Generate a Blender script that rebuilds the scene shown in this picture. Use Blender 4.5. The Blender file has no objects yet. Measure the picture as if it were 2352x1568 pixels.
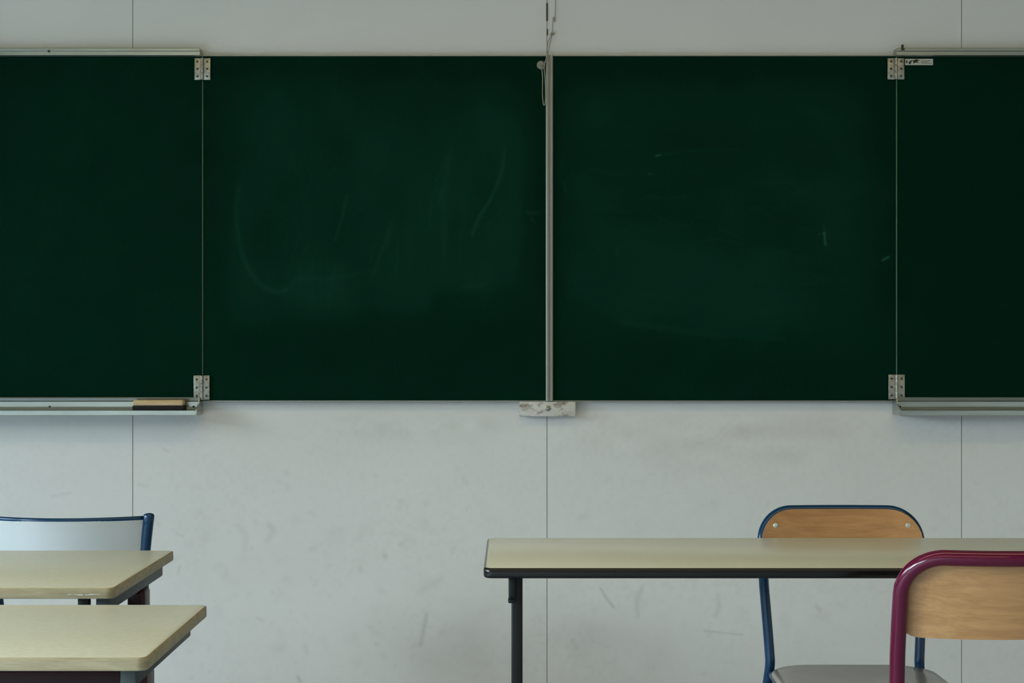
import bpy, bmesh, math, random
import numpy as np
from mathutils import Vector, Matrix
random.seed(4); rng=np.random.RandomState(7)
scene=bpy.context.scene
scene.view_settings.view_transform='Standard'
scene.view_settings.look='None'
COL=scene.collection
CAMD=4.71; F=3730.0; CH=1.2

def srgb(r,g,b):
    def c(v):
        v/=255.0
        return v/12.92 if v<=0.04045 else ((v+0.055)/1.055)**2.4
    return (c(r),c(g),c(b),1.0)

def M(px,py,d=CAMD):
    """measured point on a vertical plane d metres in front of the camera -> x,z in metres"""
    return (px-1176)/F*d, CH-(py-784)/F*d

# ------------------------------------------------------------------ materials
def new_mat(name):
    m=bpy.data.materials.new(name); m.use_nodes=True
    nt=m.node_tree; b=nt.nodes['Principled BSDF']
    return m,nt,b
def simple(name,col,rough=0.5,metal=0.0,spec=0.5,coat=0.0,var=0.08,scale=30,bump=0.0,coatr=0.1,stretch=None):
    m,nt,b=new_mat(name)
    tc=nt.nodes.new('ShaderNodeTexCoord'); n=nt.nodes.new('ShaderNodeTexNoise')
    n.inputs['Scale'].default_value=scale; n.inputs['Detail'].default_value=5
    if stretch:
        mp=nt.nodes.new('ShaderNodeMapping'); mp.inputs['Scale'].default_value=stretch
        nt.links.new(tc.outputs['Object'],mp.inputs['Vector']); nt.links.new(mp.outputs['Vector'],n.inputs['Vector'])
    else: nt.links.new(tc.outputs['Object'],n.inputs['Vector'])
    r=nt.nodes.new('ShaderNodeValToRGB')
    lo=[c*(1-var) for c in col[:3]]+[1]; hi=[min(1,c*(1+var)) for c in col[:3]]+[1]
    r.color_ramp.elements[0].position=.3; r.color_ramp.elements[1].position=.7
    r.color_ramp.elements[0].color=lo; r.color_ramp.elements[1].color=hi
    nt.links.new(n.outputs['Fac'],r.inputs['Fac']); nt.links.new(r.outputs['Color'],b.inputs['Base Color'])
    b.inputs['Roughness'].default_value=rough; b.inputs['Metallic'].default_value=metal
    b.inputs['Specular IOR Level'].default_value=spec
    b.inputs['Coat Weight'].default_value=coat; b.inputs['Coat Roughness'].default_value=coatr
    if bump>0:
        bp=nt.nodes.new('ShaderNodeBump'); bp.inputs['Strength'].default_value=bump; bp.inputs['Distance'].default_value=0.001
        nt.links.new(n.outputs['Fac'],bp.inputs['Height']); nt.links.new(bp.outputs['Normal'],b.inputs['Normal'])
    return m
def wood(name,c1,c2,rough=.35,scale=(3,40,40),coat=.3):
    m,nt,b=new_mat(name)
    tc=nt.nodes.new('ShaderNodeTexCoord'); mp=nt.nodes.new('ShaderNodeMapping')
    mp.inputs['Scale'].default_value=scale
    nt.links.new(tc.outputs['Object'],mp.inputs['Vector'])
    n=nt.nodes.new('ShaderNodeTexNoise'); n.inputs['Scale'].default_value=1.6; n.inputs['Detail'].default_value=6; n.inputs['Distortion'].default_value=.6
    nt.links.new(mp.outputs['Vector'],n.inputs['Vector'])
    n2=nt.nodes.new('ShaderNodeTexNoise'); n2.inputs['Scale'].default_value=8; n2.inputs['Detail'].default_value=3
    nt.links.new(mp.outputs['Vector'],n2.inputs['Vector'])
    mx=nt.nodes.new('ShaderNodeMath'); mx.operation='MULTIPLY_ADD'; mx.inputs[1].default_value=.35
    nt.links.new(n2.outputs['Fac'],mx.inputs[0]); 
    m2=nt.nodes.new('ShaderNodeMath'); m2.operation='MULTIPLY'; m2.inputs[1].default_value=.65
    nt.links.new(n.outputs['Fac'],m2.inputs[0]); nt.links.new(m2.outputs[0],mx.inputs[2])
    r=nt.nodes.new('ShaderNodeValToRGB'); r.color_ramp.elements[0].position=.36; r.color_ramp.elements[1].position=.62
    r.color_ramp.elements[0].color=c1; r.color_ramp.elements[1].color=c2
    nt.links.new(mx.outputs[0],r.inputs['Fac']); nt.links.new(r.outputs['Color'],b.inputs['Base Color'])
    b.inputs['Roughness'].default_value=rough; b.inputs['Coat Weight'].default_value=coat; b.inputs['Coat Roughness'].default_value=.2
    return m
def attr_mat(name,base,mark,attr,rough,spec,noise_cols=None,nscale=1.2,var=.04):
    m,nt,b=new_mat(name)
    tc=nt.nodes.new('ShaderNodeTexCoord')
    n=nt.nodes.new('ShaderNodeTexNoise'); n.inputs['Scale'].default_value=nscale; n.inputs['Detail'].default_value=8; n.inputs['Roughness'].default_value=.6
    nt.links.new(tc.outputs['Object'],n.inputs['Vector'])
    r=nt.nodes.new('ShaderNodeValToRGB'); r.color_ramp.elements[0].position=.3; r.color_ramp.elements[1].position=.7
    r.color_ramp.elements[0].color=[c*(1-var) for c in base[:3]]+[1]
    r.color_ramp.elements[1].color=[min(1,c*(1+var)) for c in base[:3]]+[1]
    nt.links.new(n.outputs['Fac'],r.inputs['Fac'])
    a=nt.nodes.new('ShaderNodeAttribute'); a.attribute_name=attr
    mix=nt.nodes.new('ShaderNodeMix'); mix.data_type='RGBA'
    nt.links.new(a.outputs['Fac'],mix.inputs[0]); nt.links.new(r.outputs['Color'],mix.inputs[6]); mix.inputs[7].default_value=mark
    nt.links.new(mix.outputs[2],b.inputs['Base Color'])
    b.inputs['Roughness'].default_value=rough; b.inputs['Specular IOR Level'].default_value=spec
    # fine paint tooth
    n3=nt.nodes.new('ShaderNodeTexNoise'); n3.inputs['Scale'].default_value=260; n3.inputs['Detail'].default_value=2
    nt.links.new(tc.outputs['Object'],n3.inputs['Vector'])
    bp=nt.nodes.new('ShaderNodeBump'); bp.inputs['Strength'].default_value=.12; bp.inputs['Distance'].default_value=.001
    nt.links.new(n3.outputs['Fac'],bp.inputs['Height']); nt.links.new(bp.outputs['Normal'],b.inputs['Normal'])
    return m

MAT={}
MAT['wall']=attr_mat('wall_paint',(.655,.65,.62,1),srgb(106,98,80),'scuff',.75,.15,var=.025)
MAT['groove']=simple('panel_joint',srgb(152,150,142),.9)
MAT['plain']=simple('plain_wall_paint',(.60,.585,.55,1),.8,var=.03,scale=3)
MAT['ceil']=simple('ceiling_paint',(.42,.36,.22,1),.9,var=.03,scale=3)
MAT['floor']=simple('floor_linoleum',(.33,.38,.44,1),.6,var=.15,scale=14)
MAT['board']=attr_mat('chalkboard_enamel',(.0003,.0160,.0084,1),srgb(46,104,84),'chalk',.75,.03,nscale=3,var=.12)
MAT['seam']=simple('anodised_seam',srgb(84,112,90),.5,metal=.2)
MAT['alu']=simple('brushed_aluminium',srgb(170,176,170),.28,metal=.88,var=.10,scale=18,stretch=(.3,8,8))
MAT['alu_pale']=simple('painted_aluminium',srgb(140,141,132),.4,metal=.4,var=.04,scale=20)
MAT['hinge']=simple('worn_zinc',srgb(154,153,142),.34,metal=.7,var=.28,scale=110)
MAT['dark']=simple('dark_screw',srgb(54,52,44),.5,metal=.4)
MAT['black']=simple('black_edge',srgb(12,12,11),.22,spec=.3,coat=.15,var=.1)
MAT['blackm']=simple('black_steel',srgb(14,16,15),.38,spec=.25,coat=.0)
MAT['lam_r']=simple('beige_laminate',srgb(200,196,174),.25,spec=.45,var=.02,scale=200)
MAT['lam_l']=simple('pale_laminate',srgb(202,200,180),.3,spec=.5,var=.07,scale=160,stretch=(.5,1,1))
MAT['edge_l']=wood('tan_desk_edge',srgb(128,116,86),srgb(152,140,108),.55,scale=(6,30,60),coat=0)
MAT['steel_g']=simple('grey_painted_steel',srgb(58,64,62),.5,metal=.1,spec=.3)
MAT['maroon']=simple('maroon_painted_steel',srgb(38,4,9),.35,spec=.25,coat=.0)
MAT['purple']=simple('burgundy_lacquer',srgb(80,0,38),.18,spec=.3,coat=.35,var=.05,coatr=.06)
MAT['blue']=simple('blue_lacquer',srgb(0,48,78),.22,spec=.35,coat=.15,var=.06)
MAT['wood_n']=wood('beech_ply',srgb(162,118,74),srgb(182,138,90),.36,coat=.2)
MAT['wood_f']=wood('beech_ply_dark',srgb(150,106,64),srgb(172,126,78),.32)
MAT['seat']=simple('grey_shaded_ply',srgb(150,140,124),.28,coat=.3,var=.08,scale=12)  # seat wood greyed: shadow and reflection put into the base colour
MAT['glare_plate']=simple('glare_whitened_plate',srgb(188,192,190),.3,coat=.3,var=.04,scale=6)  # whitish glare on the backrest put into its base colour
MAT['chrome']=simple('nickel_screw',srgb(215,215,206),.25,metal=.6)
MAT['paint_w']=simple('white_plastic',srgb(176,176,164),.5,var=.05)
MAT['cord']=simple('cord_fibre',srgb(140,138,122),.8)
MAT['felt']=simple('black_felt',srgb(22,22,22),.95)
MAT['erwood']=wood('eraser_wood',srgb(182,154,112),srgb(206,182,140),.6,scale=(6,60,60),coat=0)
MAT['rubber']=simple('black_rubber',srgb(20,20,20),.8)
MAT['winframe']=simple('window_frame_paint',srgb(200,200,195),.5)
MAT['ink']=simple('black_ink',srgb(18,18,18),.6)
# worn white block
def worn():
    m,nt,b=new_mat('worn_white_paint')
    tc=nt.nodes.new('ShaderNodeTexCoord'); n=nt.nodes.new('ShaderNodeTexNoise'); n.inputs['Scale'].default_value=34; n.inputs['Detail'].default_value=9; n.inputs['Roughness'].default_value=.65; n.inputs['Distortion'].default_value=.3
    mp=nt.nodes.new('ShaderNodeMapping'); mp.inputs['Scale'].default_value=(.7,1,1.2)
    nt.links.new(tc.outputs['Object'],mp.inputs['Vector']); nt.links.new(mp.outputs['Vector'],n.inputs['Vector'])
    r=nt.nodes.new('ShaderNodeValToRGB'); e=r.color_ramp.elements
    e[0].position=.34; e[0].color=srgb(96,78,60); e[1].position=.50; e[1].color=srgb(198,195,186)
    nt.links.new(n.outputs['Fac'],r.inputs['Fac']); nt.links.new(r.outputs['Color'],b.inputs['Base Color'])
    b.inputs['Roughness'].default_value=.5
    return m
MAT['worn']=worn()

# ------------------------------------------------------------------ helpers
def link(o,parent=None):
    COL.objects.link(o)
    if parent is not None: o.parent=parent
    return o
def mesh_obj(name,verts,faces,mats,parent=None,midx=None,smooth=False,loc=(0,0,0)):
    me=bpy.data.meshes.new(name); me.from_pydata([tuple(v) for v in verts],[],[tuple(f) for f in faces])
    if not isinstance(mats,(list,tuple)): mats=[mats]
    for m in mats: me.materials.append(m)
    if midx is not None: me.polygons.foreach_set('material_index',midx)
    if smooth: me.polygons.foreach_set('use_smooth',[True]*len(me.polygons))
    me.update()
    o=bpy.data.objects.new(name,me); o.location=loc
    return link(o,parent)
def empty(name,loc,label,cat,rot=0,group=None):
    o=bpy.data.objects.new(name,None); o.location=loc; o.rotation_euler=(0,0,rot); o.empty_display_size=.1
    o['label']=label; o['category']=cat
    if group: o['group']=group
    return link(o)
class MB:
    def __init__(s): s.v=[];s.f=[];s.m=[]
    def add(s,v,f,m=0):
        o=len(s.v); s.v+= [tuple(x) for x in v]; s.f+=[tuple(i+o for i in q) for q in f]; s.m+=[m]*len(f)
    def box(s,c,size,bev=.002,m=0,seg=2):
        bm=bmesh.new(); bmesh.ops.create_cube(bm,size=1)
        for v in bm.verts: v.co=Vector((v.co.x*size[0]+c[0],v.co.y*size[1]+c[1],v.co.z*size[2]+c[2]))
        if bev>0: bmesh.ops.bevel(bm,geom=list(bm.edges),offset=bev,segments=seg,affect='EDGES',profile=.5)
        bm.verts.index_update()
        s.add([v.co[:] for v in bm.verts],[[v.index for v in f.verts] for f in bm.faces],m); bm.free()
    def tube(s,path,r,seg=14,m=0,cap=True):
        v,f=sweep(path,r,seg,cap); s.add(v,f,m)
    def disc(s,c,r,depth,axis='y',seg=20,m=0):
        # short domed cylinder pointing along -axis
        rings=[(r,0),(r,depth*.6),(r*.75,depth),(0.0001,depth)]
        v=[];f=[]
        for rr,h in rings:
            for i in range(seg):
                a=2*math.pi*i/seg
                if axis=='y': v.append((c[0]+rr*math.cos(a),c[1]-h,c[2]+rr*math.sin(a)))
                elif axis=='+y': v.append((c[0]+rr*math.cos(-a),c[1]+h,c[2]+rr*math.sin(-a)))
                else: v.append((c[0]+rr*math.cos(a),c[1]+rr*math.sin(a),c[2]+h))
        for k in range(len(rings)-1):
            for i in range(seg):
                j=(i+1)%seg; f.append((k*seg+i,k*seg+j,(k+1)*seg+j,(k+1)*seg+i))
        f.append(tuple(range(seg))[::-1])
        s.add(v,f,m)
    def prism_x(s,prof,x0,x1,m=0):
        n=len(prof); v=[(x0,p[0],p[1]) for p in prof]+[(x1,p[0],p[1]) for p in prof]
        f=[(i,(i+1)%n,n+(i+1)%n,n+i) for i in range(n)]+[tuple(range(n))[::-1],tuple(range(n,2*n))]
        s.add(v,f,m)
    def obj(s,name,mats,parent=None,smooth=False,auto=False,loc=(0,0,0)):
        o=mesh_obj(name,s.v,s.f,mats,parent,s.m,smooth or auto,loc)
        bm=bmesh.new(); bm.from_mesh(o.data); bmesh.ops.recalc_face_normals(bm,faces=bm.faces); bm.to_mesh(o.data); bm.free()
        if auto:
            o.data.set_sharp_from_angle(angle=math.radians(38))
        return o
def sweep(path,r,seg=14,cap=True):
    P=[Vector(p) for p in path]; n=len(P); v=[];f=[]
    T=[]
    for i in range(n):
        a=P[max(i-1,0)]; b=P[min(i+1,n-1)]; T.append((b-a).normalized())
    up=Vector((0,0,1)) if abs(T[0].z)<.9 else Vector((1,0,0))
    N=T[0].cross(up).normalized()
    for i in range(n):
        if i>0:
            q=T[i-1].rotation_difference(T[i]); N=(q@N).normalized()
        B=T[i].cross(N)
        rr=r[i] if isinstance(r,(list,tuple)) else r
        for k in range(seg):
            a=2*math.pi*k/seg; v.append(tuple(P[i]+N*math.cos(a)*rr+B*math.sin(a)*rr))
    for i in range(n-1):
        for k in range(seg):
            j=(k+1)%seg; f.append((i*seg+k,i*seg+j,(i+1)*seg+j,(i+1)*seg+k))
    if cap: f.append(tuple(range(seg))[::-1]); f.append(tuple((n-1)*seg+k for k in range(seg)))
    return v,f
def fillet(pts,rad,n=10,sub=.03):
    P=[Vector(p) for p in pts]; out=[P[0]]
    for i in range(1,len(P)-1):
        u=(P[i-1]-P[i]).normalized(); w=(P[i+1]-P[i]).normalized()
        th=u.angle(w); r=rad[i-1]
        if r<=0 or th>3.1: out.append(P[i]); continue
        t=r/math.tan(th/2)
        t=min(t,.48*(P[i-1]-P[i]).length if i>1 else .9*(P[i-1]-P[i]).length,.48*(P[i+1]-P[i]).length if i<len(P)-2 else .9*(P[i+1]-P[i]).length)
        r=t*math.tan(th/2); c=P[i]+(u+w).normalized()*(r/math.sin(th/2))
        a=P[i]+u*t-c; b=P[i]+w*t-c
        for k in range(n+1): out.append(c+(a.normalized().slerp(b.normalized(),k/n)).normalized()*r)
    out.append(P[-1])
    res=[out[0]]
    for a,b in zip(out,out[1:]):
        L=(b-a).length
        if L<1e-5: continue
        m=max(1,int(L/sub))
        for k in range(1,m+1): res.append(a.lerp(b,k/m))
    return res
def rrect(x0,x1,y0,y1,r,n=8):
    """ccw outline; r = radius or 4 radii (x1y1, x0y1, x0y0, x1y0)"""
    if not isinstance(r,(list,tuple)): r=[r]*4
    o=[]
    for (cx,cy,a0,q) in ((x1,y1,0,r[0]),(x0,y1,90,r[1]),(x0,y0,180,r[2]),(x1,y0,270,r[3])):
        sx=1 if cx==x1 else -1; sy=1 if cy==y1 else -1
        for k in range(n+1):
            a=math.radians(a0+90*k/n); o.append((cx-sx*q+q*math.cos(a),cy-sy*q+q*math.sin(a)))
    return o
def slab(name,x0,x1,y0,y1,z0,z1,r,bev,mats,parent):
    rings=[(bev,z0),(bev*.3,z0+bev*.3),(0,z0+bev),(0,z1-bev),(bev*.3,z1-bev*.3),(bev,z1)]
    v=[];f=[];m=[]
    for ins,z in rings:
        o=rrect(x0+ins,x1-ins,y0+ins,y1-ins,max(r-ins,.0005)); n=len(o)
        v+=[(a,b,z) for a,b in o]
    for k in range(len(rings)-1):
        for i in range(n):
            j=(i+1)%n; f.append((k*n+i,k*n+j,(k+1)*n+j,(k+1)*n+i)); m.append(1)
    f.append(tuple(range(n))[::-1]); m.append(1)
    f.append(tuple((len(rings)-1)*n+i for i in range(n))); m.append(0)
    o=mesh_obj(name,v,f,mats,parent,m,True); o.data.set_sharp_from_angle(angle=math.radians(50)); return o

def stroke(U,V,pts,width,strength,field):
    xs_=[p[0] for p in pts]; ys_=[p[1] for p in pts]; pad=width*3
    sel=(U>min(xs_)-pad)&(U<max(xs_)+pad)&(V>min(ys_)-pad)&(V<max(ys_)+pad)
    if not sel.any(): return
    u=U[sel]; w=V[sel]
    D=np.full(u.shape,1e9)
    for (ax,ay),(bx,by) in zip(pts,pts[1:]):
        dx,dy=bx-ax,by-ay; L=dx*dx+dy*dy+1e-9
        t=np.clip(((u-ax)*dx+(w-ay)*dy)/L,0,1)
        D=np.minimum(D,np.hypot(u-(ax+t*dx),w-(ay+t*dy)))
    field[sel]+=strength*np.exp(-(D/width)**2)
def curvepts(pts,n=8):
    P=[np.array(p,float) for p in pts]; P=[2*P[0]-P[1]]+P+[2*P[-1]-P[-2]]; o=[]
    for i in range(1,len(P)-2):
        for k in range(n):
            t=k/n; a,b_,c,d=P[i-1:i+3]
            o.append(tuple(.5*((2*b_)+(-a+c)*t+(2*a-5*b_+4*c-d)*t*t+(-a+3*b_-3*c+d)*t**3)))
    o.append(tuple(P[-2])); return o
def vnoise(U,V,su,sv,seed):
    r=np.random.RandomState(seed); G=r.rand(64,64)
    u=(U/su)%63; v=(V/sv)%63; i=u.astype(int); j=v.astype(int); a=u-i; b=v-j
    a=a*a*(3-2*a); b=b*b*(3-2*b); i2=(i+1)%64; j2=(j+1)%64
    return (G[i,j]*(1-a)*(1-b)+G[i2,j]*a*(1-b)+G[i,j2]*(1-a)*b+G[i2,j2]*a*b)
def sbox(U,V,x0,x1,y0,y1,s):
    g=lambda t:1/(1+np.exp(-np.clip(t,-30,30)))
    return g((U-x0)/s)*g((x1-U)/s)*g((V-y0)/s)*g((y1-V)/s)

# ------------------------------------------------------------------ room
XL,XR,YR,HC=-3.7,3.6,-7.4,2.85
def struct(o): o['kind']='structure'; return o
# back wall: 1.2 m panels with grooved joints
joints=[M(p,0)[0] for p in (305,1256.5,2208.5)]
jj=sorted(joints+[joints[0]-1.2,joints[-1]+1.2])
xs=set()
for x in np.arange(-1.62,1.62,.0036): xs.add(round(float(x),4))
xs=[x for x in xs if all(abs(x-j)>.0035 for j in jj)]
xs+= [XL,XR,-2.6,2.6]+[j+s for j in jj for s in (-.0012,-.0006,.0006,.0012)]
xs=np.array(sorted(xs)); zs=np.array([0.]+list(np.arange(.19,1.05,.0036))+list(np.arange(1.06,2.3,.05))+[HC])
Xg,Zg=np.meshgrid(xs,zs,indexing='ij')
Yg=np.zeros_like(Xg)
for j in jj: Yg[np.abs(Xg-j)<.0009]=.0014
U=Xg*F/CAMD+1176; V=784-(Zg-CH)*F/CAMD
scf=np.zeros_like(U)
S=lambda p,w,s: stroke(U,V,p,w*1.15,s*.5,scf)
S([(1380,1352),(1394,1375),(1410,1394)],2.6,.5); S([(980,1410),(972,1450),(966,1482)],4.5,.36)
S([(618,1205),(628,1220),(614,1242)],7,.2); S([(548,1208),(566,1232),(562,1262)],7,.16)
S([(413,1300),(408,1318)],3,.25); S([(1474,1350),(1462,1380),(1465,1412)],5,.22)
S([(1618,1448),(1660,1453),(1706,1457)],2.2,.35); S([(1648,1366),(1652,1388),(1644,1416)],5,.22)
S([(884,1274),(886,1279)],5,.35); S([(490,1305),(505,1296),(520,1306),(516,1325)],5,.12)
S([(318,1113),(336,1117)],3,.25); S([(120,1140),(160,1132)],3,.2); S([(590,1418),(604,1426)],3,.25)
S([(684,1555),(690,1566)],4,.45); S([(1316,1470),(1324,1488)],4,.2); S([(405,1225),(420,1232)],3,.2)
S([(1876,1392),(1884,1402)],4,.3);S([(700,1480),(706,1500)],5,.15);S([(864,1478),(870,1480)],4,.2)
S([(960,1360),(1010,1330)],8,.1);S([(376,1030),(384,1036)],3,.2);S([(860,1090),(868,1094)],3,.12)
for k in range(330):
    x=rng.uniform(330,2330); y=1050+510*rng.uniform(0,1)**.7; a=rng.uniform(0,6.3); L=rng.uniform(1,12); bnd=rng.normal()*.8
    q=[(x,y),(x+L*.5*math.cos(a),y+L*.5*math.sin(a)),(x+L*.5*math.cos(a)+L*.5*math.cos(a+bnd),y+L*.5*math.sin(a)+L*.5*math.sin(a+bnd))]
    S(q,rng.uniform(1.6,6),rng.uniform(.02,.13)*(1.3 if x<1100 else .9))
for k in range(110):
    x=rng.uniform(360,1200) if k%3 else rng.uniform(1200,2200); y=rng.uniform(1150,1560)
    a=rng.uniform(0,6.3); L=rng.uniform(3,22); S([(x,y),(x+L*math.cos(a),y+L*math.sin(a))],rng.uniform(5,15),rng.uniform(.03,.10))
scf+=.18*sbox(U,V,800,1170,955,1000,14)*vnoise(U,V,40,20,3)
scf+=.18*sbox(U,V,1340,1960,960,1060,24)*vnoise(U,V,90,30,4)
scf+=.22*np.exp(-((U-1080)/170)**2-((V-1490)/90)**2)*vnoise(U,V,90,90,5)
scf+=.22*np.exp(-((U-1380)/170)**2-((V-1490)/80)**2)*vnoise(U,V,90,90,6)
scf+=.07*(vnoise(U,V,9,9,9)**2)*vnoise(U,V,110,90,8)*(V>950)
scf=np.clip(scf,0,.8)
nx,nz=Xg.shape
verts=np.stack([Xg.ravel(),Yg.ravel(),Zg.ravel()],1)
idx=np.arange(nx*nz).reshape(nx,nz)
faces=np.stack([idx[:-1,:-1].ravel(),idx[1:,:-1].ravel(),idx[1:,1:].ravel(),idx[:-1,1:].ravel()],1)
mi=np.zeros((nx-1,nz-1),int)
for j in jj:
    for i in range(nx-1):
        if abs((xs[i]+xs[i+1])/2-j)<.0011: mi[i,:]=1
wb=mesh_obj('wall_back',verts.tolist(),faces.tolist(),[MAT['wall'],MAT['groove']],None,mi.ravel().tolist())
at=wb.data.attributes.new('scuff','FLOAT','POINT'); at.data.foreach_set('value',scf.ravel().astype(np.float32))
struct(wb)
b=MB(); b.box((( XL+XR)/2,YR/2,-.05),(XR-XL+.4,-YR+.4,.1),0); struct(b.obj('floor',MAT['floor']))
b=MB(); b.box((( XL+XR)/2,YR/2,HC+.05),(XR-XL+.4,-YR+.4,.1),0); struct(b.obj('ceiling',MAT['ceil']))
b=MB(); b.box((XR+.05,YR/2,HC/2),(.1,-YR,HC),0); struct(b.obj('wall_right',MAT['plain']))
b=MB(); b.box(((XL+XR)/2,YR-.05,HC/2),(XR-XL+.2,.1,HC),0); struct(b.obj('wall_rear',MAT['plain']))
wins=[(-2.6,-.9),(-4.7,-3.0),(-6.8,-5.1)]
b=MB(); b.box((XL-.1,YR/2,.4),(.2,-YR,.8),0); b.box((XL-.1,YR/2,(2.3+HC)/2),(.2,-YR,HC-2.3),0)
edges=[0]+[e for w in wins for e in (w[1],w[0])]+[YR]
for k in range(0,len(edges),2):
    a,c=edges[k],edges[k+1]; b.box((XL-.1,(a+c)/2,1.55),(.2,a-c,1.5),0)
struct(b.obj('wall_left',MAT['plain']))
for k,(a,c) in enumerate(wins):
    b=MB(); y0,y1=a,c
    for y in (y0+.03,(y0+y1)/2,y1-.03): b.box((XL-.1,y,1.55),(.06,.06,1.5),.004)
    for z in (.83,2.27): b.box((XL-.1,(y0+y1)/2,z),(.06,y1-y0,.06),.004)
    struct(b.obj('window_%d'%(k+1),MAT['winframe']))
    L=bpy.data.lights.new('window_daylight','AREA'); L.shape='RECTANGLE'; L.size=1.0; L.size_y=1.6
    L.energy=(64,210,262)[k]; L.color=(.735,.89,1.0); L.spread=math.radians(115)
    lo=bpy.data.objects.new('window_daylight',L); lo.location=(XL-.32,(a+c)/2,1.80); lo.rotation_euler=(0,math.radians(-45),0); link(lo)
# added warm fill lights below the ceiling, toning the upper wall
for k,y in enumerate((-2.0,-4.6)):
    L=bpy.data.lights.new('warm_fill_light','AREA'); L.shape='RECTANGLE'; L.size=3.6; L.size_y=.4
    L.energy=(16.5,22)[k]; L.color=(1,.80,.43)
    lo=bpy.data.objects.new('warm_fill_light',L); lo.location=(0,y,HC-.05); link(lo)
w=bpy.data.worlds.new('sky'); scene.world=w; w.use_nodes=True
w.node_tree.nodes['Background'].inputs[0].default_value=(.70,.86,1,1); w.node_tree.nodes['Background'].inputs[1].default_value=.3

# dark slot in the joint above the board
x,z=M(1256.5,28); b=MB(); b.box((x,-.001,z),(.0045,.004,.052),.001); x2,z2=M(1257,74); b.box((x2,-.001,z2),(.004,.004,.018),.001)
struct(b.obj('trim_1',MAT['dark']))

# ------------------------------------------------------------------ chalkboard
cb=empty('folding_chalkboard',(0,0,M(0,920)[1]),'wide green folding chalkboard with hinged side panels and aluminium trays','chalkboard')
ZB=cb.location.z
DF=CAMD-.03
def chalk_panel(name,px0,px1,py0,py1,d,fieldfn,parent,step=.0033):
    x0,z1=M(px0,py0,d); x1,z0=M(px1,py1,d)
    nx=int((x1-x0)/step)+1; nz=int((z1-z0)/step)+1
    X,Z=np.meshgrid(np.linspace(x0,x1,nx),np.linspace(z0,z1,nz),indexing='ij')
    U=X*F/d+1176; V=784-(Z-CH)*F/d
    fld=np.clip(fieldfn(U,V),0,1)
    y=d-CAMD
    verts=[(a,y,c) for a,c in zip(X.ravel().tolist(),(Z.ravel()-ZB).tolist())]
    idx=np.arange(nx*nz).reshape(nx,nz)
    faces=np.stack([idx[:-1,:-1].ravel(),idx[1:,:-1].ravel(),idx[1:,1:].ravel(),idx[:-1,1:].ravel()],1).tolist()
    base=len(verts); yb=-.002
    cs=[idx[0,0],idx[-1,0],idx[-1,-1],idx[0,-1]]
    for c in cs: verts.append((verts[c][0],yb,verts[c][2]))
    mi=[0]*len(faces)
    for k in range(4):
        k2=(k+1)%4; faces.append((cs[k2],cs[k],base+k,base+k2)); mi.append(1)
    faces.append((base+3,base+2,base+1,base)); mi.append(1)
    o=mesh_obj(name,verts,faces,[MAT['board'],MAT['seam']],parent,mi)
    vals=np.zeros(len(verts),np.float32); vals[:nx*nz]=fld.ravel()
    at=o.data.attributes.new('chalk','FLOAT','POINT'); at.data.foreach_set('value',vals)
    return o,(x0,x1,z0,z1)
def base_grain(U,V): return .03*vnoise(U,V,3,9,11)*vnoise(U,V,60,40,12)
def scratches(U,V,f,x0,x1,y0,y1,n,seed,ang,s):
    r=np.random.RandomState(seed)
    for _ in range(n):
        x=r.uniform(x0,x1); y=r.uniform(y0,y1); a=ang+r.normal()*.25; L=r.uniform(20,110)
        stroke(U,V,curvepts([(x,y),(x+L*.5*math.cos(a)+r.normal()*6,y+L*.5*math.sin(a)+r.normal()*4),(x+L*math.cos(a),y+L*math.sin(a))],5),r.uniform(2,4.5),s*r.uniform(.3,1),f)
def fL(U,V):
    f=base_grain(U,V)
    wob=18*(vnoise(U,V,50,50,40)-.5)
    m=sbox(U+wob,V+wob,525,1215,190,710,12)*.6+sbox(U+wob,V,530,830,600,752,5)*.22+sbox(U,V+wob,990,1190,250,655,5)*.25+sbox(U,V+wob,830,990,300,735,6)*.15
    m*=(1-.5*sbox(U,V,990,1250,665,720,6))
    f+=.145*m*(.5+.5*vnoise(U,V,70,110,13))*(.75+.25*vnoise(U,V,14,70,14))
    st=lambda p,w,s: stroke(U,V,curvepts(p),w,s*.55,f)
    st([(550,430),(543,480),(548,545),(562,600),(590,645),(625,668),(655,668)],6,.13)
    st([(655,668),(690,640),(760,640),(860,620)],6,.07)
    st([(1160,340),(1150,400),(1125,460),(1100,500),(1085,540)],4.5,.17)
    st([(797,450),(785,500),(770,550)],4,.14); st([(905,500),(880,570),(850,650)],6,.07)
    st([(1035,340),(1022,450),(1020,580)],7,.08); st([(1212,488),(1235,490)],4,.15); st([(1220,500),(1228,510)],3,.15)
    st([(670,350),(680,400)],4,.08); st([(860,560),(850,600)],4,.1); st([(1060,660),(1110,655)],5,.1)
    scratches(U,V,f,620,1150,300,620,36,31,1.85,.04)
    return f
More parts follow.
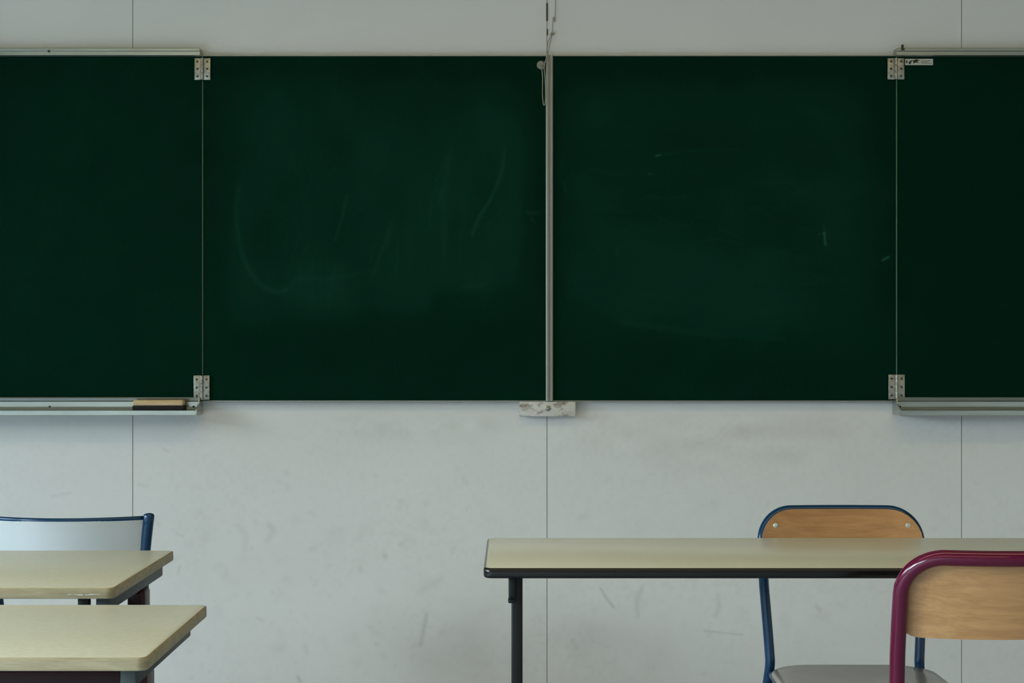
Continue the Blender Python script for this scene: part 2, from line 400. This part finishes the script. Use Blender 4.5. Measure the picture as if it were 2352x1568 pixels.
def fR(U,V):
    f=base_grain(U,V)
    wob=22*(vnoise(U,V,60,60,41)-.5)
    m=sbox(U+wob,V+wob,1300,1990,210,770,20)*.65+sbox(U,V+wob,1425,1790,560,772,5)*.15
    m*=(1-.6*np.exp(-((U-1600)/140)**2-((V-330)/60)**2))
    f+=.145*m*(.5+.5*vnoise(U,V,120,70,15))*(.75+.25*vnoise(U,V,80,12,16))
    st=lambda p,w,s: stroke(U,V,p,w,s*.6,f)
    st([(1893,535),(1896,562)],2.4,.65); st([(1880,538),(1896,535)],2.2,.2); st([(1893,515),(1893,535)],2.2,.2)
    st([(2028,597),(2037,592),(2041,590)],2.5,.7); st([(1507,358),(1516,356)],2.5,.7); st([(1520,354),(1600,346),(1700,343)],3,.09)
    st([(1295,420),(1300,440)],3,.15); st([(1292,350),(1290,380)],3,.1); st([(1416,570),(1419,585)],3,.2)
    st([(1430,740),(1600,765),(1800,778)],6,.07); st([(1490,398),(1496,400)],2.5,.35); st([(1780,200),(1900,280),(1980,430)],20,.03)
    scratches(U,V,f,1350,1850,380,720,36,32,.1,.032)
    return f
def fW(U,V): return base_grain(U,V)+.02*sbox(U,V,-300,430,200,800,40)*vnoise(U,V,110,130,17)
def fW2(U,V): return base_grain(U,V)*.3
chalk_panel('board_panel',467.5,1254,129.5,919,DF,fL,cb)
chalk_panel('board_panel',1270.5,2057,129.5,919,DF,fR,cb)
# slim frame around centre panels
x0,zt=M(464.2,127,DF-.001); x1,zb_=M(2060.3,921.5,DF-.001)
b=MB(); y=DF-CAMD
for z in (M(0,128,DF)[1],M(0,920.5,DF)[1]): b.box(((x0+x1)/2,y/2-.001,z-ZB),(x1-x0,-y+.0,.0026),.0006,0)
for x in (x0+.0014,x1-.0014): b.box((x,y/2-.001,(zt+zb_)/2-ZB),(.0026,-y,zt-zb_),.0004,1)
b.obj('panel_frame',[MAT['alu_pale'],MAT['seam']],cb,auto=True)
# centre divider: double ribbed profile
xc,_=M(1262,0,DF); 
b=MB(); za=M(0,128,DF)[1]-ZB; zc=M(0,921,DF)[1]-ZB
prof=[(-.0105,0),(-.0105,-.037),(-.008,-.039),(-.003,-.039),(-.002,-.034),(.001,-.034),(.002,-.040),(.008,-.040),(.0105,-.037),(.0105,0)]
n=len(prof); v=[(xc+p[0],p[1],zc) for p in prof]+[(xc+p[0],p[1],za) for p in prof]
b.add(v,[(i,(i+1)%n,n+(i+1)%n,n+i) for i in range(n)]+[tuple(range(n)),tuple(range(n,2*n))[::-1]])
b.obj('center_divider',MAT['alu_pale'],cb)
# wings
DW=CAMD-.034
def wing(px0,px1,fn,side):
    o,(x0,x1,z0,z1)=chalk_panel('side_panel',px0,px1,129,914,DW,fn,cb,.006)
    y=DW-CAMD
    # top rail
    t0=M(0,112,DW)[1]-ZB; t1=M(0,130,DW)[1]-ZB
    xr=M(460,0,DW)[0] if side<0 else M(2058,0,DW)[0]
    b=MB(); rx0,rx1=(x0,xr) if side<0 else (xr,x1)
    b.prism_x([(-.002,t0),(y-.012,t0),(y-.014,t0-.002),(y-.014,t0-.008),(y-.009,t0-.010),(y-.009,t1+.003),(y-.004,t1),(y+.001,t1),(-.002,t1)],rx0,rx1)
    b.obj('top_rail',MAT['alu'],o)
    # tray: back plate + ledge with lip
    a=M(0,912,DW)[1]-ZB; c=M(0,945,DW-.05)[1]-ZB; e=M(0,954,DW-.05)[1]-ZB
    b=MB()
    b.prism_x([(-.002,a),(y-.010,a),(y-.012,a-.003),(y-.010,a-.010),(y-.004,a-.013),(y-.004,c+.012),(y-.010,c+.004),(y-.050,c),(y-.054,c+.004),(y-.058,c+.003),(y-.058,e+.002),(y-.055,e),(-.002,e)],rx0,rx1)
    # end cap
    xe=rx1 if side<0 else rx0
    b.prism_x([(-.003,a-.001),(y-.013,a-.001),(y-.022,c+.020),(y-.056,c+.007),(y-.059,e),(-.003,e)],xe-.003,xe+.001)
    tr=b.obj('chalk_tray',MAT['alu'],o)
    return o,c+ZB,y
wl,ledge,yw=wing(-334,463.2,fW,-1)
wr,ledge2,_=wing(2060.8,2856,fW2,1)
# screws on rails
for (px,py,par) in ((113,118,wl),(113,934,wl),(444,934,wl),(2068,934,wr)):
    x,z=M(px,py,DW-.01); b=MB(); b.disc((x,yw-(.014 if py<200 else .004),z-ZB),.0035,.0015); b.obj('screw',MAT['dark'],par,auto=True)
# clip on right rail
x,z=M(2073,112,DW-.01); b=MB(); b.box((x,yw-.008,z-ZB+.005),(.006,.008,.014),.001); b.box((x,yw-.014,z-ZB-.002),(.010,.004,.006),.001); b.obj('rail_clip',MAT['dark'],wr,auto=True)
# hinges
def hinge(px0,px1,py0,py1,pin):
    x0,z1=M(px0,py0,DF-.01); x1,z0=M(px1,py1,DF-.01); xp=M(pin,0,DF-.01)[0]
    b=MB(); y=-.036; h=z1-z0
    b.box(((x0+xp)/2-.002,y,0),(xp-x0-.002,.003,h),.0010)
    b.box(((x1+xp)/2+.002,y,0),(x1-xp-.002,.003,h),.0010)
    for k in range(3):
        zz=(-.333+.333*k)*h
        b.tube([(xp,y-.003,zz-h*.158),(xp,y-.003,zz+h*.158)],.0042,12)
    o=b.obj('hinge',MAT['hinge'],cb,auto=True); o.location=(0,0,(z0+z1)/2-ZB)
    b=MB(); b.disc((0,0,0),.0032,.0012,seg=12); first=b.obj('screw',MAT['dark'],o,auto=True)
    pos=[(xx,y-.0015,zz) for xx in ((x0+xp)/2-.003,(x1+xp)/2+.003) for zz in (-.34*h,0,.34*h)]
    first.location=pos[0]
    for p in pos[1:]:
        s=first.copy(); s.location=p; COL.objects.link(s); s.parent=o
    return o
hinge(447,482,133,183,464); hinge(445,480,862,918,463); hinge(2040,2077,133,182,2059); hinge(2042,2078,860,917,2060)
# sticker with printed mark
x0,z1=M(2079,135,DW-.001); x1,z0=M(2143,149.5,DW-.001)
b=MB(); b.box(((x0+x1)/2,yw-.0006,(z0+z1)/2-ZB),(x1-x0,.0012,z1-z0),.0003)
st=b.obj('maker_sticker',MAT['paint_w'],wr); st['label']='small white printed maker sticker'
def poly(b,pts,y):
    v=[];
    for (px,py) in pts:
        x,z=M(px,py,DW-.001); v.append((x,y,z-ZB))
    b.add(v,[tuple(range(len(v)))])
b=MB(); yy=yw-.0016
poly(b,[(2086,144),(2092,139),(2100,137),(2094,141),(2091,147),(2089,148)],yy)
poly(b,[(2097,140),(2103,136),(2113,138),(2106,141),(2112,146),(2104,143),(2098,146)],yy)
poly(b,[(2081,139),(2084,139),(2084,145),(2081,145)],yy)
for (a0,a1,yy0) in ((2116,2138,139),(2114,2134,142.3),(2116,2140,145.5)):
    poly(b,[(a0,yy0),(a1,yy0),(a1,yy0+.9),(a0,yy0+.9)],yy)
b.obj('printed_mark',MAT['ink'],st)
# mounting block
x0,z1=M(1193,922,DF); x1,z0=M(1322,956,DF)
b=MB(); b.box(((x0+x1)/2,-.017,(z0+z1)/2-ZB),(x1-x0,.034,z1-z0),.0025)
mb=b.obj('mounting_block',MAT['worn'],cb,auto=True); mb['label']='worn white-painted mounting block with central bolt'
x,z=M(1258,937,DF); b=MB(); b.disc((x,-.034,z-ZB),.0085,.003); b.disc((x,-.037,z-ZB),.005,.004,seg=6); b.obj('bolt',MAT['hinge'],mb,auto=True)

# eraser
x0,_=M(306,0,DW-.035); x1,_=M(425,0,DW-.035); 
er=empty('chalkboard_eraser',((x0+x1)/2,yw-.030,ledge+.0032),'wooden chalkboard eraser with black felt lying on aluminium chalk tray','eraser')
hh=M(0,917.5,DW-.03)[1]-ledge-.003
b=MB(); b.box((0,0,hh*.22),(x1-x0,.036,hh*.44),.002); b.obj('felt_pad',MAT['felt'],er,auto=True)
b=MB(); b.box((-.001,0,hh*.70),(x1-x0-.004,.034,hh*.55),.005,seg=4); b.obj('wooden_grip',MAT['erwood'],er,auto=True)

# cord
xh,zh=M(1243,148,4.665)
cd=empty('hanging_cord',(xh,0,zh),'thin pale cord knotted and hanging from hook over the chalkboard','cord')
def cp(px,py,y): 
    x,z=M(px,py,CAMD+y); return (x-xh,y,z-zh)
def smooth(pts,n=8): return [Vector(p) for p in curvepts(pts,n)]
b=MB()
top=(M(1277,0)[0]-xh+.004,-.012,HC-zh)
b.tube(smooth([top,cp(1276,0,-.012),cp(1271,40,-.012),cp(1268,78,-.014),cp(1262,105,-.03),cp(1257,132,-.044),cp(1250,146,-.05),cp(1243,150,-.052)]),.0012,8)
b.tube(smooth([cp(1243,150,-.052),cp(1246,175,-.05),cp(1246,215,-.048),cp(1248,238,-.048),cp(1251,240,-.048),cp(1253,225,-.048),cp(1252,180,-.05),cp(1250,150,-.05),cp(1258,128,-.046)]),.0016,8)
b.tube(smooth([cp(1266,82,-.012),cp(1258,100,-.014),cp(1257,126,-.04)]),.0012,8)
b.obj('cord_strand',MAT['cord'],cd,smooth=True)
b=MB(); kx=cp(1268,78,-.014)
for r in range(3): b.tube([(kx[0]+.004*math.cos(a)+.001*r,kx[1]+.004*math.sin(a),kx[2]+.0022*(r-1)+.001*math.sin(2*a)) for a in np.linspace(0,6.28,14)],.0018,8)
b.obj('knot',MAT['cord'],cd,smooth=True)
b=MB(); b.disc((0,-.0315,0),.0125,.008,seg=24); b.disc((.002,-.0395,.001),.005,.012,seg=14); b.obj('cord_hook',MAT['cord'],cd,auto=True)

# ------------------------------------------------------------------ chairs
def chair(name,loc,rot,label,tube_mat,plate_mat,seat_mat,r=.0125,top=.793,sag=.03,ytop=-.21,pz=(.66,.80),phw=.19,hw=.186,hoop=True,sh=.44,fw=None,shw=.19,lowin=.010):
    e=empty(name,loc,label,'chair',rot,'classroom chairs')
    ys=-.15
    if fw is None: fw=hw-.018
    def lean(z): # backrest lean y at height z
        t=max(0,(z-sh)/(top-sh)); return ys+(ytop-ys)*(t**1.3)
    def bow(x): return -sag*max(0,1-(x/hw)**2)
    foot_in=(hw+.012) if hoop else (hw-lowin-.004)
    def post(sx):
        pts=[(sx*foot_in,-.245,.012),(sx*(foot_in-.012 if hoop else foot_in),-.165,.33),(sx*(hw-lowin),ys,.44)]
        for z in (.50,.56,.62,.68): pts.append((sx*(hw-lowin+lowin*min(1,(z-.44)/(.2 if hoop else .34))),lean(z),z))
        return pts
    b=MB()
    if hoop:
        L=post(-1)
        R0=.072; k=14
        pts=fillet(L,[.15,.1]+[0]*4,8,.02)
        a=[]
        for i in range(1,k+1):
            t=math.pi/2*i/k
            x=-hw+R0-R0*math.cos(t); z=top-R0+R0*math.sin(t); a.append(Vector((x,lean(z),z)))
        pts=pts+[Vector((-hw,lean(top-R0),top-R0))]+a
        xe=-hw+R0; m=10
        left=pts+[Vector((xe+(0-xe)*i/m,lean(top),top)) for i in range(1,m+1)]
        path=left+[Vector((-p.x,p.y,p.z)) for p in left[:-1]][::-1]
        path=[Vector((p.x,p.y+(bow(p.x) if p.z>.70 else 0),p.z)) for p in path]
        b.tube(path,r,20)
    else:
        for sx in (-1,1):
            pts=post(sx)
            pts+=[(sx*(hw+.004),lean(top-.05),top-.05),(sx*(hw+.012),lean(top),top)]
            path=fillet(pts,[.15,.1]+[0]*(len(pts)-4),10,.02)
            rr=[r]*len(path)
            path+= [path[-1]+Vector((0,0,.003)),path[-1]+Vector((0,0,.005))]; rr+=[r*.8,r*.3]
            b.tube(path,rr,18)
    # seat supports, front legs
    ffw=fw+.022 if hoop else fw
    for sx in (-1,1):
        path=fillet([(sx*(hw-lowin-.002),ys,.415),(sx*fw,.13,.415),(sx*ffw,.185,.012)],[.04],8)
        b.tube(path,r*.9,14)
    b.tube([(-fw,.10,.413),(fw,.10,.413)],r*.7,12)
    b.tube([(-hw+lowin,ys+.01,.413),(hw-lowin,ys+.01,.413)],r*.7,12)
    b.obj('tube_frame',tube_mat,e,smooth=True)
    # feet
    first=None
    for p in ((-foot_in,-.245),(foot_in,-.245),(-ffw,.185),(ffw,.185)):
        if first is None:
            b=MB(); b.tube([(0,0,0),(0,0,.03)],r*1.25,14); first=b.obj('foot_cap',MAT['rubber'],e,auto=True); first.location=(p[0],p[1],0)
        else:
            q=first.copy(); COL.objects.link(q); q.parent=e; q.location=(p[0],p[1],0)
    # seat: rounded plywood, slightly dished
    o=rrect(-shw,shw,-.135,.20,[.06,.06,.10,.10],8)
    v=[];f=[];n=len(o); ring=[(1,.004),(1.0,.010),(.975,.014),(.8,.0125),(.5,.009),(.2,.007)]
    cx,cy=0,.03
    for s,h in [(.975,0)]+ring: v+=[(cx+(a-cx)*s,cy+(c-cy)*s,sh-.014+h) for a,c in o]
    for k in range(len(ring)):
        for i in range(n):
            j=(i+1)%n; f.append((k*n+i,k*n+j,(k+1)*n+j,(k+1)*n+i))
    f.append(tuple(range(n))[::-1]); f.append(tuple(len(ring)*n+i for i in range(n)))
    mesh_obj('seat',v,f,seat_mat,e,smooth=True)
    # backrest plate
    z0,z1=pz; th=.010
    yoff=(r+.001) if hoop else -.002
    NX=40; NZ=14
    def halfw(z):
        q=.075 if hoop else .004
        qb=.04 if hoop else .02
        if z>z1-q: d=z-(z1-q); return phw-q+math.sqrt(max(0,q*q-d*d))
        if z<z0+qb: d=(z0+qb)-z; return phw-qb+math.sqrt(max(0,qb*qb-d*d))
        return phw
    zsn=[z0+(z1-z0)*(.5-.5*math.cos(math.pi*k/NZ)) for k in range(NZ+1)]
    v=[];f=[]
    for side in (0,1):
        for z in zsn:
            h=halfw(z)
            for i in range(NX+1):
                t=-1+2*i/NX; x=h*t
                y=lean(z)+bow(x)+yoff+(th if side else 0)
                v.append((x,y,z))
    W=NX+1; S_=W*(NZ+1)
    for k in range(NZ):
        for i in range(NX):
            a=k*W+i; f.append((a,a+1,a+1+W,a+W)); f.append((S_+a,S_+a+W,S_+a+1+W,S_+a+1))
    per=[i for i in range(W)]+[k*W+NX for k in range(1,NZ+1)]+[NZ*W+i for i in range(NX-1,-1,-1)]+[k*W for k in range(NZ-1,0,-1)]
    for a,c in zip(per,per[1:]+per[:1]): f.append((a,S_+a,S_+c,c))
    pl=mesh_obj('backrest',v,f,plate_mat,e,smooth=True); pl.data.set_sharp_from_angle(angle=math.radians(45))
    if hoop:
        for sx in (-1,1):
            x=sx*(phw-.033); z=z1-.037
            b=MB(); b.disc((0,0,0),.0058,.002,axis='+y',seg=16); s=b.obj('screw',MAT['chrome'],pl,auto=True); s.location=(x,lean(z)+bow(x)+yoff+th,z)
    else:
        b=MB(); pts=[(x,lean(z1)+bow(x)-.002+th/2,z1+.002) for x in np.linspace(-phw,phw,30)]
        b.tube(pts,.0055,10); b.obj('edge_trim',tube_mat,pl,smooth=True)
    return e
chair('school_chair',(.787,-1.02,0),math.pi,'blue tubular steel chair with beech backrest behind black-edged desk',MAT['blue'],MAT['wood_f'],MAT['seat'],r=.0118,top=.794,sag=.02,pz=(.662,.798),phw=.191,hw=.1885,lowin=.0125)
chair('school_chair',(.907,-1.495,0),0,'burgundy tubular steel chair with beech backrest facing black-edged desk',MAT['purple'],MAT['wood_n'],MAT['seat'],r=.0146,top=.805,sag=.04,ytop=-.225,pz=(.648,.811),phw=.188,hw=.187,lowin=.006)
chair('school_chair',(-1.030,-.75,0),math.radians(0),'blue tubular chair with glare-coloured pale backrest behind beige desk',MAT['blue'],MAT['glare_plate'],MAT['seat'],r=.0125,top=.799,sag=.055,pz=(.64,.790),phw=.180,hoop=False,hw=.180,lowin=.020,fw=.115,shw=.150)

# ------------------------------------------------------------------ desks
def desk_ped(loc,w,d,h,label,x_rail,yleg,beam,leg_in=0.0):
    """origin at centre of the footprint"""
    e=empty('school_desk',loc,label,'desk',0,'pedestal-leg school desks')
    slab('tabletop',-w/2,w/2,-d/2,d/2,h-.020,h,.016,.0025,[MAT['lam_l'],MAT['edge_l']],e)
    for sx in (-1,1):
        x=sx*(w/2-x_rail); xl=sx*(w/2-x_rail-leg_in)
        b=MB(); b.box((x,0,h-.020-.015),(.024,d-.07,.030),.003); b.box((x-sx*.004,-d/2+.07,h-.020-.034),(.020,.03,.012),.002)
        b.obj('side_rail',MAT['steel_g'],e,auto=True)
        b=MB(); b.box((xl,yleg,h/2),(.036,.06,h-.10),.010,seg=4); b.obj('leg',MAT['maroon'],e,auto=True)
        b=MB(); b.box((xl,0,.030),(.045,d-.03,.036),.012,seg=3)
        for yy in (-d/2+.05,d/2-.05): b.box((xl,yy,.007),(.04,.04,.014),.003)
        b.obj('foot',MAT['maroon'],e,auto=True)
    b=MB(); b.box((0,0,h-beam),(w-2*(x_rail+leg_in),.03,.055),.004)
    for sx in (-1,1): b.box((sx*(w/2-x_rail-leg_in),yleg/2,h-beam),(.026,abs(yleg)+.03,.05),.003)
    b.obj('cross_beam',MAT['maroon'],e,auto=True)
    return e
T1w=1.3; y1=(2.965+3.50)/2-CAMD
e=desk_ped((-.727-T1w/2,y1,0),T1w,.535,.75,'beige laminate school desk with chipped edge, against blue chair',.030,.07,.110,.002)
bx=-.79-e.location.x; b=MB(); b.box((bx,-.535/2+.035,.75-.021-.03),(.020,.020,.06),.002); b.obj('bag_hook',MAT['blackm'],e,auto=True)
b=MB()
for k in range(6):
    u=k/5; px=160+u*64; x,z=M(px,1365+random.uniform(-1,1),2.965); L=random.uniform(.005,.010); hgt=random.uniform(.0005,.0012)
    pts=[(x-e.location.x+L*math.cos(a)*random.uniform(.7,1.1),-.535/2-.0004,min(max(z+hgt*math.sin(a),.7325),.7475)) for a in np.linspace(0,2*math.pi,9)[:-1]]
    b.add(pts,[tuple(range(8))])
b.obj('chipped_paint',MAT['paint_w'],e)
y2=(2.415+2.90)/2-CAMD
e2=desk_ped((-.543-T1w/2,y2,0),T1w,.488,.73,'beige laminate school desk with tan edge and maroon pedestal legs',.036,-.04,.092,.022)

# right desk: black-edged, four black legs
w=1.32; x0=-.057; d0=3.222; d1=3.725
e=empty('teacher_desk',(x0+w/2,(d0+d1)/2-CAMD,0),'long beige desk with glossy black edge and black steel legs','desk')
D=d1-d0
slab('tabletop',-w/2,w/2,-D/2,D/2,.7295,.75,.018,.005,[MAT['lam_r'],MAT['black']],e)
lx=w/2-.067
first=None
for sx in (-1,1):
    for sy in (-1,1):
        if first is None:
            b=MB(); b.box((0,0,.7295/2+.004),(.0225,.0225,.7295-.008),.003,seg=3); b.box((0,0,.006),(.028,.028,.012),.002)
            first=b.obj('leg',MAT['blackm'],e,auto=True); q=first
        else:
            q=first.copy(); COL.objects.link(q); q.parent=e
        q.location=(sx*lx,sy*(D/2-.045),0)
b=MB(); b.box((0,.06,.7195),(2*lx,.03,.02),.002)
for sx in (-1,1): b.box((sx*lx,0,.7195),(.02,D-.09,.02),.002)
b.obj('under_frame',MAT['blackm'],e,auto=True)
b=MB(); b.box((-lx-.010,-D/2+.030,.705),(.014,.022,.05),.003); b.box((-lx-.012,-D/2+.024,.683),(.012,.030,.008),.003); b.obj('bag_hook',MAT['blackm'],e,auto=True)

# ------------------------------------------------------------------ camera
cam=bpy.data.cameras.new('camera'); cam.sensor_width=36; cam.sensor_fit='HORIZONTAL'; cam.lens=F/2352*36
co=bpy.data.objects.new('camera',cam); co.location=(0,-CAMD,CH); co.rotation_euler=(math.radians(90),0,0); link(co)
scene.camera=co
